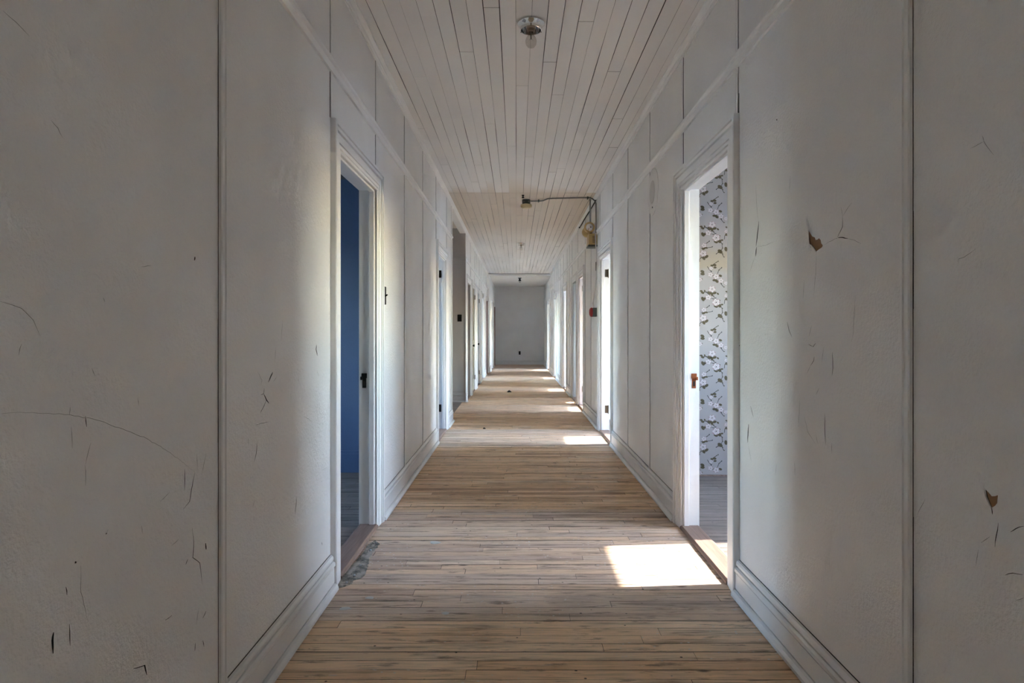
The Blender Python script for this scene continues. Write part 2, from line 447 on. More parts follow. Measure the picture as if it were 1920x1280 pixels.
PX, PZ = 0.262, 1190 / 9.85 * 0.004435
u = 0.004435 / 9.85
Z0 = 1.2 + (621.5 - (660 + 600 / 9.85)) * 5.1 / 1150
for col in range(0, 8):
    for row in range(-4, 6):
        ox = 1.106 + 0.405 + (col - 1) * PX; oz = Z0 + row * PZ + (0 if col % 2 == 1 else PZ / 2)
        ok = lambda cx, cz: 1.115 < cx < 3.43 and 0.02 < cz < 2.88
        for s in STEMS:
            pts = [px_right_room(*q) for q in s]
            for (ax, az) in pts[1:]:
                if ok(ax + ox, az + oz): disc(ax + ox + 0.003, az + oz + 0.002, 0.0062, 0.0038, ax * 90, 0.5, 3 if ax * 1000 % 2 < 1 else 4, 7)
            for (ax, az), (bx, bz) in zip(pts, pts[1:]):
                if not (ok(ax + ox, az + oz) and ok(bx + ox, bz + oz)): continue
                d = math.hypot(bx - ax, bz - az); nx, nz = -(bz - az) / d * 0.0021, (bx - ax) / d * 0.0021
                mb.add([(ax + ox + nx, YP, az + oz + nz), (bx + ox + nx, YP, bz + oz + nz), (bx + ox - nx, YP, bz + oz - nz), (ax + ox - nx, YP, az + oz - nz)], [(0, 1, 2, 3)], 4)
        for (a, b, r, rot) in LEAVES:
            cx, cz = px_right_room(a, b); cx += ox; cz += oz
            if ok(cx, cz): disc(cx, cz, r * u * 1.12, r * u * 0.72, -rot, 1, 3)
        for (a, b, r) in FLOW:
            cx, cz = px_right_room(a, b); cx += ox; cz += oz
            if not ok(cx, cz): continue
            disc(cx, cz, r * u * 1.12, r * u * 0.92, 0.3, 2, 2, 15, 0.10)
            for k in range(5):
                t = k * 1.257 + a
                disc(cx + 0.58 * r * u * math.cos(t), cz + 0.50 * r * u * math.sin(t), r * u * 0.45, r * u * 0.36, t, 3, 1, 8)
                disc(cx + 0.42 * r * u * math.cos(t), cz + 0.36 * r * u * math.sin(t), r * u * 0.20, r * u * 0.07, t, 3.5, 2, 6)
            disc(cx, cz, r * u * 0.20, r * u * 0.13, 0.5 + a, 4, 4, 7)
pat = mb
me = wall_paper.data
o = pat.build('paper_pattern_tmp', [M['paper'], M['petal'], M['pink'], M['leaf'], M['stem']], fix=False)
bm = bmesh.new(); bm.from_mesh(me); bm.from_mesh(o.data); bm.to_mesh(me); bm.free()
bpy.data.objects.remove(o)
mb = MB(); mb.box(XR + WT, XO, 5.088, 5.0995, 0, 0.012); mb.build('skirting', M['sill'], wall_paper)

# ------------------------------------------------------------------ door frames
CASE = [(0.0, 0.0), (0.0, 0.010), (0.003, 0.013), (0.012, 0.013), (0.013, 0.006), (0.018, 0.006), (0.019, 0.015), (0.034, 0.016), (0.035, 0.008), (0.040, 0.008),
        (0.041, 0.018), (0.078, 0.019), (0.079, 0.007), (0.085, 0.007), (0.086, 0.024), (0.101, 0.025), (0.102, 0.014), (0.107, 0.014), (0.108, 0.029), (0.123, 0.030), (0.127, 0.026), (0.127, 0.0)]
dn = [0]
def hinge(parent, x, y, z, sgn, m):
    h = MB()
    h.box(x - 0.018, x + 0.018, y - 0.0035, y, z - 0.045, z + 0.045)
    h.tube([(x + 0.02 * sgn, y - 0.006, z - 0.047), (x + 0.02 * sgn, y - 0.006, z + 0.047)], 0.0065)
    h.tube([(x + 0.02 * sgn, y - 0.006, z - 0.056), (x + 0.02 * sgn, y - 0.006, z - 0.047)], 0.004)
    for dz in (-0.028, 0.0, 0.028):
        h.lathe([(0.004, 0), (0.004, -0.0015), (0, -0.002)], (x - 0.004 * sgn, y - 0.0035, z + dz), 'Y', 8)
    h.build('hinge', m, parent)

def door_frame(face, sgn, y0, y1, kind, jm=None, leafm=None, hm=None):
    """face: wall plane towards the corridor; sgn: direction of the room"""
    dn[0] += 1
    jm = jm or M['trim']
    c = MB()
    secs = []
    for (py, pz) in ((0, 0), (0, 1), (1, 1), (1, 0)):
        ring = []
        for (q, t) in CASE:
            yy = (y0 - q) if py == 0 else (y1 + q)
            zz = HEAD + q if pz else 0.0
            ring.append((face - sgn * t, yy, zz))
        secs.append(ring)
    c.sweep(secs)
    root = struct(c.build('door_%d' % dn[0], M['trim'], smooth=False))
    # lining
    j = MB(); a, b = face - sgn * 0.004, face + sgn * (WT + 0.004)
    j.box(a, b, y0 - 0.02, y0, 0, HEAD); j.box(a, b, y1, y1 + 0.02, 0, HEAD); j.box(a, b, y0 - 0.02, y1 + 0.02, HEAD, HEAD + 0.02)
    j.build('jamb', jm, root)
    st = MB(); a, b = face + sgn * 0.006, face + sgn * 0.036
    if kind != 'leaf':
        st.box(a, b, y0, y0 + 0.012, 0.02, HEAD); st.box(a, b, y1 - 0.012, y1, 0.02, HEAD); st.box(a, b, y0 + 0.012, y1 - 0.012, HEAD - 0.012, HEAD)
        st.build('door_stop', jm, root, bevel=0.002)
    # threshold
    t = MB(); a, b = face - sgn * 0.018, face + sgn * (WT + 0.008)
    ring = lambda y: [(a, y, 0.001), (a, y, 0.013), (a + sgn * 0.012, y, 0.021), (b - sgn * 0.012, y, 0.021), (b, y, 0.012), (b, y, 0.001)]
    t.sweep([ring(y0), ring(y1)]); t.build('threshold', M['sill'], root)
    xr = face + sgn * 0.068
    if kind == 'hinge':
        for z in (0.27, 1.90): hinge(root, xr, y1, z, sgn, hm or M['hinge'])
    if kind == 'strike':
        s = MB(); m = hm or M['hinge']
        s.box(xr - 0.012, xr + 0.012, y1 - 0.003, y1, 0.855, 0.915)
        s.box(xr - 0.016, xr + 0.016, y1 - 0.008, y1, 0.915, 0.945)
        s.box(xr + sgn * 0.010, xr + sgn * 0.022, y1 - 0.014, y1, 0.905, 0.925)
        k = s.build('strike_plate', m, root, bevel=0.002)
        s = MB(); s.box(xr - 0.006, xr + 0.006, y1 - 0.0038, y1 - 0.0028, 0.868, 0.898); s.build('latch_hole', M['dark'], k)
    if kind == 'leaf':
        lf = MB(); lm = leafm or M['trim']
        xa, xb = face + sgn * 0.004, face + sgn * 0.038
        g = 0.004; w0, w1 = y0 + g, y1 - g; zt = HEAD - 0.004; sw = 0.11
        lf.box(xa, xb, w0, w0 + sw, 0.024, zt); lf.box(xa, xb, w1 - sw, w1, 0.024, zt)
        for z0, z1 in ((0.024, 0.24), (0.86, 1.02), (zt - 0.12, zt)): lf.box(xa, xb, w0 + sw, w1 - sw, z0, z1)
        for z0, z1 in ((0.24, 0.86), (1.02, zt - 0.12)): lf.box(xa + sgn * 0.012, xb - sgn * 0.008, w0 + sw, w1 - sw, z0, z1)
        px_, py_ = face, y1
        lf.v = [(x - px_, y - py_, z) for x, y, z in lf.v]
        L = lf.build('door_leaf', lm, root); L.location = (px_, py_, 0)
        if leafm is M['darkred']: L.rotation_euler = (0, 0, -sgn * math.radians(5.0))
        kb = MB()
        if leafm is not M['darkred']: kb.lathe([(0.02, 0), (0.02, -sgn * 0.004), (0.009, -sgn * 0.008), (0.009, -sgn * 0.03), (0.024, -sgn * 0.04), (0.026, -sgn * 0.052), (0.012, -sgn * 0.06)], (xa, w0 + 0.06, 0.93), 'X', 14)
        kb.v = [(x - px_, y - py_, z) for x, y, z in kb.v]
        if kb.v: kb.build('door_knob', M['black'], L, smooth=True)
        for z in (0.27, 1.90):
            h = MB(); h.tube([(face - sgn * 0.012, y1 + 0.0, z - 0.045), (face - sgn * 0.012, y1 + 0.0, z + 0.045)], 0.008)
            h.box(face - sgn * 0.004, face - sgn * 0.012, y1 - 0.01, y1 + 0.006, z - 0.045, z + 0.045)
            h.v = [(x - px_, y - py_, z) for x, y, z in h.v]; h.build('hinge', M['hinge'], L)
    return root

rj = [None, None, M['trim'], M['peach'], M['greydoor'], None, None, None]
for i, (y0, y1, k) in enumerate(RIGHT):
    door_frame(XR, 1, y0, y1, k, rj[i], None, M['rust'] if i == 1 else None)
lm = [None, None, None, None, M['olive'], M['greydoor'], None, M['darkred']]
for i, (y0, y1, k) in enumerate(LEFT):
    door_frame(XL, -1, y0, y1, k, M['recess'] if i == 3 else None, lm[i], M['black'] if i < 3 else None)
door_frame(FAR_L, -1, *LEFT_FAR[0], None, M['greydoor'])
door_frame(FAR_L, -1, *LEFT_FAR[1], None, M['darkred'])

# ------------------------------------------------------------------ battens over the panel joints
BAT = [(0, 0), (0, 0.009), (0.003, 0.012), (0.009, 0.012), (0.011, 0.008), (0.025, 0.008), (0.027, 0.012), (0.033, 0.012), (0.036, 0.009), (0.036, 0)]
def batten(parent, face, sgn, y, z0, z1):
    b = MB()
    tk = 1.0 if y < 2 else 0.45
    b.sweep([[(face - sgn * t * tk, y + q, z) for q, t in BAT] for z in (z0, z1)])
    rng = random.Random(int(y * 997 + z0 * 31)); z = z0
    while z < z1:
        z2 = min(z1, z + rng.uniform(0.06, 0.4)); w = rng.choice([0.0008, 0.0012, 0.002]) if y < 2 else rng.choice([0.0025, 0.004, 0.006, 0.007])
        b.box(face, face - sgn * 0.0012, y - w, y, z, z2, 1); z = z2  # dark joint strip, widened to paint in the batten's unlit near side
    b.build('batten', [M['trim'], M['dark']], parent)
def over_door(y, ops):
    return any(a - 0.13 < y < b + 0.13 for a, b, _ in ops)
RAIL0, RAIL1, CROWN0 = 2.405, 2.467, 2.860
def battens(parent, face, sgn, ys, ops):
    for y in ys:
        batten(parent, face, sgn, y, RAIL1, CROWN0)
        batten(parent, face, sgn, y, HEAD + 0.128 if over_door(y + 0.018, ops) else 0.165, RAIL0)
ys = [-1.0, 0.10, 0.7, 1.565, 2.795, 3.72, 4.65, 5.565, 6.44, 7.42, 8.33, 9.02, 10.09, 11.15, 11.75, 12.2, 13.22, 14.1, 14.85, 15.42, 16.4, 17.2, 17.7]
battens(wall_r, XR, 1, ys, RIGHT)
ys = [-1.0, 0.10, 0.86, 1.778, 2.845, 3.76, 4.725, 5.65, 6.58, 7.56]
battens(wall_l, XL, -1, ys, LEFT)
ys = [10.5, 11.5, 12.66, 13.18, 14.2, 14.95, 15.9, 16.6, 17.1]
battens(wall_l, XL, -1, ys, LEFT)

# ------------------------------------------------------------------ rails, crown, skirtings
def run(name, prof, face, sgn, spans, m):
    mb = MB()
    for y0, y1 in spans:
        mb.sweep([[(face - sgn * t, y, z) for t, z in prof] for y in (y0, y1)])
        if name.startswith('baseboard'):
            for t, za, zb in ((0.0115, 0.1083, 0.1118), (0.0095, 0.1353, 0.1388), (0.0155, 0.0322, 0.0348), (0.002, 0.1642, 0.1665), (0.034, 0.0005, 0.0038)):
                mb.box(face, face - sgn * t, y0 + 0.001, y1 - 0.001, za, zb, 1)  # dark strips paint shade into the skirting's grooves and joints
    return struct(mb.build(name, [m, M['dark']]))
RAILP = [(0, RAIL0), (0.012, RAIL0), (0.014, RAIL0 + 0.006), (0.010, RAIL0 + 0.012), (0.012, RAIL0 + 0.034), (0.020, RAIL0 + 0.040),
         (0.024, RAIL0 + 0.050), (0.020, RAIL1 - 0.003), (0.010, RAIL1), (0, RAIL1)]
CROWNP = [(0, CROWN0), (0.008, CROWN0), (0.010, CROWN0 + 0.008), (0.016, CROWN0 + 0.012), (0.018, CROWN0 + 0.022), (0.030, CROWN0 + 0.034),
          (0.034, CROWN0 + 0.036), (0.036, CEIL), (0, CEIL)]
run('trim_1', RAILP, XR, 1, [(YB, YH)], M['trim'])
run('trim_2', RAILP, XL, -1, [(YB, REC0 + 0.012), (REC1 - 0.012, YH)], M['trim'])
run('trim_3', CROWNP, XR, 1, [(YB, YH)], M['trim'])
run('trim_4', CROWNP, XL, -1, [(YB, YH)], M['trim'])
BASEP = [(0, 0.004), (0.040, 0.004), (0.039, 0.016), (0.031, 0.028), (0.022, 0.032), (0.015, 0.032), (0.015, 0.035), (0.020, 0.036), (0.019, 0.106), (0.011, 0.108), (0.011, 0.112), (0.024, 0.114), (0.024, 0.128), (0.016, 0.134), (0.009, 0.135), (0.009, 0.139), (0.016, 0.141), (0.016, 0.152),
         (0.011, 0.162), (0.003, 0.164), (0, 0.164)]
def base_spans(y0, y1, ops):
    out, y = [], y0
    for a, b, _ in ops:
        if a - 0.127 > y + 0.02: out.append((y, a - 0.127))
        y = b + 0.127
    if y1 > y: out.append((y, y1))
    return out
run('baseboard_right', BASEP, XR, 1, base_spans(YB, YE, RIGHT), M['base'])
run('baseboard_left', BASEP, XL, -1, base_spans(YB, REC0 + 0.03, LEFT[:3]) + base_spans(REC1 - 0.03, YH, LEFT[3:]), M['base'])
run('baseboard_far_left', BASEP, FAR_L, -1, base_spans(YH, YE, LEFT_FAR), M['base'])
mb = MB(); mb.sweep([[(x, YE - t, z) for t, z in BASEP] for x in (FAR_L, XR)]); struct(mb.build('baseboard_end', M['end']))
mb = MB()
mb.sweep([[(x, REC1 - t, z) for t, z in BASEP] for x in (-2.52, XL - 0.002)])
struct(mb.build('baseboard_recess', M['recess']))
mb = MB()
mb.sweep([[(x, REC1 - t, z) for t, z in RAILP] for x in (-2.52, XL - 0.002)])
mb.box(-2.52, XL - WT - 0.01, REC1 - 0.02, REC1, 2.925, 2.95)
struct(mb.build('trim_5', M['recess']))
# corner boards of the recess
mb = MB()
mb.box(XL - 0.004, XL + 0.012, REC0 - 0.062, REC0 + 0.012, 0.166, RAIL0); mb.box(XL - WT, XL - 0.004, REC0, REC0 + 0.012, 0.0, 2.868)
mb.box(XL - 0.004, XL + 0.012, REC0 - 0.062, REC0 + 0.012, RAIL1, CROWN0)
mb.box(XL - 0.002, XL + 0.010, REC1 - 0.012, REC1 + 0.06, 0.166, RAIL0); mb.box(XL - 0.002, XL + 0.010, REC1 - 0.012, REC1 + 0.06, RAIL1, CROWN0)
struct(mb.build('trim_6', M['trim']))
# header where the boarded ceiling ends, with its side posts
mb = MB()
mb.box(XL, XR, YH, YH + 0.09, 2.838, TOP)
mb.box(XL, FAR_L, YH - 0.02, YH + 0.02, 0, 2.89)
mb.box(XR - 0.018, XR, YH - 0.02, YH + 0.10, 0, 2.838)
mb.box(XL + 0.03, XR - 0.03, YH - 0.012, YH, 2.85, 2.896)
mb.box(XL + 0.04, XR - 0.04, YH - 0.014, YH - 0.011, 2.891, 2.899, 1)
struct(mb.build('trim_7', [M['trim'], M['dark']]))

# ------------------------------------------------------------------ floor
def build_floor():
    mb = MB(); tint = []
    y = YB
    while y < YE:
        w = 0.0615 + rr(-0.001, 0.001)
        for (a, b, zone) in ((XW, XL - 0.06, 1), (XL - 0.06, XR + 0.05, 0), (XR + 0.05, XO, 1)):
            x = a
            first = True
            while x < b - 1e-6:
                L = rr(0.45, 1.9) if not first else rr(0.15, 1.6)
                first = False
                e = min(b, x + L)
                if b - e < 0.12: e = b
                g0, g1 = rr(0.0004, 0.0014), rr(0.0004, 0.0016)
                if random.random() < 0.22: g1 = rr(0.002, 0.004)
                ge = rr(0.0003, 0.0013); dz = rr(-0.0006, 0.0003)
                x0, x1, y0, y1 = x + ge, e - ge, y + g0, y + w - g1
                z = dz
                v = [(x0, y0, z), (x1, y0, z), (x1, y1, z), (x0, y1, z), (x0, y0, -0.012), (x1, y0, -0.012), (x1, y1, -0.012), (x0, y1, -0.012)]
                mb.add(v, [(0, 1, 2, 3)]); mb.add([], [tuple(i - 8 for i in f) for f in ((0, 4, 5, 1), (1, 5, 6, 2), (2, 6, 7, 3), (3, 7, 4, 0))], 1)
                t = min(1, max(0, random.gauss(0.52, 0.24)))
                if y < 2.75 and zone == 0: t = min(1, t + 0.12)
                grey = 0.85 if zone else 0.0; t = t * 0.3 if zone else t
                if not zone:
                    for c0, c1, k in ((2.5, 4.1, 0.55), (6.4, 7.5, 0.45), (9.0, 10.0, 0.3), (12.3, 13.1, 0.3), (15.4, 30, 0.35)):  # greyed bands imitate window light falling through the doors
                        if c0 < y < c1: grey = max(grey, k * rr(0.5, 1.15))
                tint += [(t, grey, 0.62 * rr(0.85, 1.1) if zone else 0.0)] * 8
                x = e
        y += w
    # board ends against the skirtings left unchanged
    for i, p in enumerate(mb.v):
        pass
    o = mb.build('floor', [M['floor'], M['dark']], tint=tint, fix=False)
    return struct(o)
floor = build_floor()
mb = MB(); mb.box(XW, XO, YB, YE, -0.06, -0.0125); mb.build('subfloor', M['dark'], floor)

def at_floor(px, py, z=0.0):
    Y = (H - z) * F / (py - VY); return ((px - VX) * Y / F, Y, z)
# old adhesive left where the strips stop short of the threshold
poly = [(632, 1104), (640, 1082), (668, 1052), (694, 1018), (704, 1013), (712, 1020), (703, 1030), (697, 1040), (691, 1052), (690, 1062), (686, 1074), (679, 1083), (662, 1088), (660, 1094), (645, 1100)]
pts0 = [at_floor(*q) for q in poly]
mb = MB()
rng = random.Random(3)
pts = []
for a, b in zip(pts0, pts0[1:] + pts0[:1]):
    n = max(1, int(math.dist(a, b) / 0.016))
    for k in range(n):
        j = 0.006 if k else 0.002
        pts.append((a[0] + (b[0] - a[0]) * k / n + rng.uniform(-j, j), a[1] + (b[1] - a[1]) * k / n + rng.uniform(-j, j), 0.0))
ring = [(x, y_, 0.0035 + rng.uniform(-0.001, 0.001)) for x, y_, _ in pts]
cen = (sum(p[0] for p in ring) / len(ring), sum(p[1] for p in ring) / len(ring), 0.005)
mb.add(ring + [cen], [(i, (i + 1) % len(ring), len(ring)) for i in range(len(ring))])
mb.add(ring + [(x, y_, -0.002) for x, y_, _ in ring], [(i, (i + 1) % len(ring), (i + 1) % len(ring) + len(ring), i + len(ring)) for i in range(len(ring))])
patch = mb.build('adhesive_patch', M['patch'], floor)
for (a, b) in ((705, 1019), (695, 1033), (676, 1062), (664, 1080), (650, 1094)):
    s = MB(); x, y_, _ = at_floor(a, b)
    s.lathe([(0.0, 0.003), (0.006, 0.003), (0.007, 0.006), (0.005, 0.010), (0.0, 0.011)], (x, y_, 0), 'Z', 9)
    for k in range(5):
        r = rng.uniform(0.003, 0.007); s.lathe([(0.0, 0.001), (r, 0.001), (r * 0.8, 0.004), (0.0, 0.0055)], (x + rng.uniform(-0.022, 0.008), y_ + rng.uniform(-0.03, 0.03), 0), 'Z', 6, 1)
    s.build('old_nail', [M['steel'], M['dark']], patch, smooth=True)

# ------------------------------------------------------------------ ceilings
def boards(name, x_start, x_end, y0, y1, z, pitch, seams):
    mb = MB(); tint = []
    n = int(math.ceil((x_end - x_start) / pitch)); rng = random.Random(11)
    joints = []
    for i in range(n + 1):
        br, y = [], y0
        while y < y1:
            g = rng.choice([0.0010, 0.0018, 0.0026, 0.0034, 0.0046]) if rng.random() < 0.86 else 0.0006
            y2 = min(y1, y + rng.uniform(0.35, 1.5)); br.append((y, y2, g)); y = y2
        joints.append(br)
    def gap(i, y):
        br = joints[i]
        for k, (a, b, g) in enumerate(br):
            if a <= y <= b:
                g2 = br[min(k + 1, len(br) - 1)][2]; t = (y - a) / max(b - a, 1e-6)
                return g + (g2 - g) * t
        return 0.002
    for i in range(n):
        xa, xb = x_start + i * pitch, x_start + (i + 1) * pitch
        ends, y = [], y0
        for s0, s1, lo, hi in seams:
            y = s0
            while y < s1:
                y2 = min(s1, y + rng.uniform(lo, hi))
                if s1 - y2 < 0.3: y2 = s1
                ends.append((y, y2)); y = y2
        for e0, e1 in ends:
            ge = rng.uniform(0.0004, 0.0014); t = rng.random(); dz = rng.uniform(-0.0006, 0.0006)
            cuts = sorted({e0, e1} | {a for a, _, _ in joints[i] if e0 < a < e1} | {a for a, _, _ in joints[i + 1] if e0 < a < e1})
            for c0, c1 in zip(cuts, cuts[1:]):
                if c1 - c0 < 0.01: continue
                gl, gr, gl2, gr2 = gap(i, c0 + 1e-5), gap(i + 1, c0 + 1e-5), gap(i, c1 - 1e-5), gap(i + 1, c1 - 1e-5)
                p0 = c0 + (ge if c0 == e0 else 0); p1 = c1 - (ge if c1 == e1 else 0)
                x0, x1 = max(xa + gl / 2, x_start), min(xb - gr / 2, x_end); x2, x3 = min(xb - gr2 / 2, x_end), max(xa + gl2 / 2, x_start)
                v = [(x0, p0, z + dz), (x1, p0, z + dz), (x2, p1, z + dz), (x3, p1, z + dz), (x0, p0, z + 0.014), (x1, p0, z + 0.014), (x2, p1, z + 0.014), (x3, p1, z + 0.014)]
                fs = [(3, 2, 1, 0), (0, 1, 5, 4), (1, 2, 6, 5), (2, 3, 7, 6), (3, 0, 4, 7)]
                mb.add(v, fs[:1]); mb.add([], [tuple(i - 8 for i in f) for f in fs[1:]], 1)
                for q in v:
                    be = 0.0
                    if q[1] >= 7.545: be = max(0.0, min(1.0, 1.0 - (q[1] - 9.8) / 2.2))
                    tint.append((t, be, 0))
    return mb, tint
mb, tint = boards('ceiling', -0.004 - 0.0858 * 11, XR + 0.05, YB, YH, CEIL, 0.0858, [(YB, 7.55, 2.2, 5.0), (7.55, YH, 1.0, 3.4)])
nb = len(mb.v)
mb2, tint2 = boards('ceiling', -2.55, XL - WT, REC0, REC1, 2.95, 0.0858, [(REC0, REC1, 1.2, 2.4)])
o2 = len(mb.v); mb.v += mb2.v; mb.f += [[i + o2 for i in f] for f in mb2.f]; mb.mi += mb2.mi; tint += tint2
ceil = struct(mb.build('ceiling', [M['ceil'], M['dark']], tint=tint, fix=False))
mb = MB(); mb.box(XL - 0.05, XR + 0.05, YB, YH, CEIL + 0.014, CEIL + 0.02); mb.box(-2.55, XL - WT, REC0, REC1, 2.964, 2.97)
mb.build('backing', M['dark'], ceil)
mb = MB(); mb.box(FAR_L, XR, YH + 0.09, YE, 2.838, 2.86); struct(mb.build('ceiling_far', M['roomceil']))
mb = MB()
mb.box(XR + WT, XO, YB, YE + 0.1, 2.90, 2.93); mb.box(XW, XL - WT, YB, REC0 - 0.1, 2.90, 2.93); mb.box(XW, XL - WT, REC1 + 0.1, YE, 2.90, 2.93)
struct(mb.build('ceiling_rooms', M['roomceil']))
mb = MB(); mb.box(XW - 0.3, XO + 0.3, YB - 0.3, YE + 0.3, TOP, TOP + 0.15); struct(mb.build('roof', M['dark']))
mb = MB(); mb.box(-60, 60, -60, 80, -0.9, -0.6); struct(mb.build('ground_outside', M['outside']))

# ------------------------------------------------------------------ cracked and peeling paint
def wl(px, py):
    Y = -XL * F / (VX - px); return Y, H + (VY - py) * Y / F
def wr(px, py):
    Y = XR * F / (px - VX); return Y, H + (VY - py) * Y / F
def cracks(name, parent, face, sgn, conv, lines):
    mb = MB(); rng = random.Random(5)
    for line, w in lines:
        ci = 1 if w > 0.0010 else 2
        pts = [Vector(conv(*q)) for q in line]
        # subdivide and roughen a little
        fine = [pts[0]]
        for a, b in zip(pts, pts[1:]):
            n = max(2, int((b - a).length / 0.012))
            for k in range(1, n + 1):
                q = a.lerp(b, k / n); j = 0.0012 if (k < n) else 0
                fine.append(Vector((q.x + rng.uniform(-j, j), q.y + rng.uniform(-j, j))))
        n = len(fine); secs = []
        for i, q in enumerate(fine):
            d = fine[min(i + 1, n - 1)] - fine[max(i - 1, 0)]
            d = d.normalized() if d.length > 1e-9 else Vector((0, 1)); nn = Vector((-d.y, d.x))
            if nn.x > 0: nn = -nn
            tp = math.sin(math.pi * min(1.0, max(0.06, (i + 0.3) / (n - 0.4)))) ** 0.6
            ww = w * tp
            secs.append((q, nn, ww))
        for (q0, n0, w0), (q1, n1, w1) in zip(secs, secs[1:]):
            def P(q, nn, off, t): r = q + nn * off; return (face - sgn * t, r.x, r.y)
            # dark slit
            mb.add([P(q0, n0, -w0 / 2, 0.0004), P(q1, n1, -w1 / 2, 0.0004), P(q1, n1, w1 / 2, 0.0004), P(q0, n0, w0 / 2, 0.0004)], [(0, 1, 2, 3)], ci)
            # lifted paint lip on the far side of the slit
            h0, h1 = w0 * 0.8, w1 * 0.8
            mb.add([P(q0, n0, -w0 / 2, h0), P(q1, n1, -w1 / 2, h1), P(q1, n1, -w1 / 2 - w1 * 4, 0.0001), P(q0, n0, -w0 / 2 - w0 * 4, 0.0001)], [(0, 1, 2, 3)], 0)
            mb.add([P(q0, n0, -w0 / 2, h0), P(q1, n1, -w1 / 2, h1), P(q1, n1, -w1 / 2, 0.0002), P(q0, n0, -w0 / 2, 0.0002)], [(0, 1, 2, 3)], ci)
    return mb.build(name, [M['wall'], M['dark'], M['crack']], parent, fix=False)
A, B, D = 0.0008, 0.0014, 0.0028
LC = [([(3, 775), (60, 773), (130, 777), (180, 787), (230, 804), (275, 822), (310, 843), (345, 868), (365, 885)], A),
      ([(131, 763), (130, 778)], A), ([(160, 780), (162, 800)], B), ([(133, 800), (135, 840)], A), ([(170, 830), (160, 870)], A),
      ([(159, 872), (160, 910)], A), ([(346, 879), (346, 919)], B), ([(365, 885), (358, 920), (355, 940), (343, 955)], B),
      ([(386, 850), (378, 890)], A), ([(369, 850), (370, 880)], A), ([(360, 990), (363, 1015), (361, 1045), (374, 1055), (379, 1095)], B),
      ([(385, 1018), (386, 1030)], D), ([(100, 1185), (97, 1200), (99, 1225)], D), ([(130, 1170), (131, 1210)], B), ([(265, 985), (267, 1000)], A),
      ([(250, 1253), (270, 1247), (275, 1265)], D), ([(310, 1162), (322, 1153)], D), ([(151, 1060), (151, 1110), (165, 1165)], A),
      ([(372, 1140), (368, 1170)], A), ([(386, 1145), (380, 1158)], B), ([(380, 1200), (382, 1212)], B), ([(366, 1205), (365, 1220)], B),
      ([(365, 481), (364, 488)], D), ([(95, 225), (108, 240), (117, 258)], A), ([(5, 20), (30, 42), (55, 68)], A), ([(193, 558), (196, 566)], A),
      ([(300, 940), (318, 922)], A), ([(258, 745), (260, 760)], A), ([(265, 500), (283, 498)], A), ([(35, 665), (40, 645)], A), ([(123, 1100), (125, 1115)], B),
      ([(172, 690), (178, 705)], A), ([(0, 565), (40, 578), (62, 600), (75, 630)], A), ([(141, 1052), (141, 1056)], D), ([(198, 1000), (199, 1001)], D),
      ([(348, 1058), (352, 1048)], B), ([(335, 1010), (322, 1022)], A),
      ([(483, 697), (491, 713), (489, 722)], A), ([(511, 697), (508, 703), (503, 716)], D), ([(519, 705), (512, 716)], A),
      ([(495, 727), (494, 738), (489, 740)], B), ([(494, 738), (499, 750), (504, 756)], D), ([(499, 750), (495, 760), (488, 774)], B),
      ([(480, 796), (492, 793), (504, 790)], B), ([(465, 820), (466, 835)], A), ([(482, 828), (480, 850), (476, 867)], B), ([(593, 646), (592, 655), (595, 667)], D),
      ([(594, 694), (598, 705)], A), ([(556, 930), (553, 965)], B), ([(477, 936), (474, 950)], A), ([(530, 600), (527, 640)], A), ([(603, 1016), (604, 1022)], B),
      ([(545, 735), (546, 750)], A), ([(560, 705), (561, 720)], A), ([(480, 1135), (486, 1130)], A), ([(515, 680), (517, 650)], A), ([(570, 780), (585, 790)], A)]
cracks('cracked_paint', wall_l, XL, -1, wl, LC)
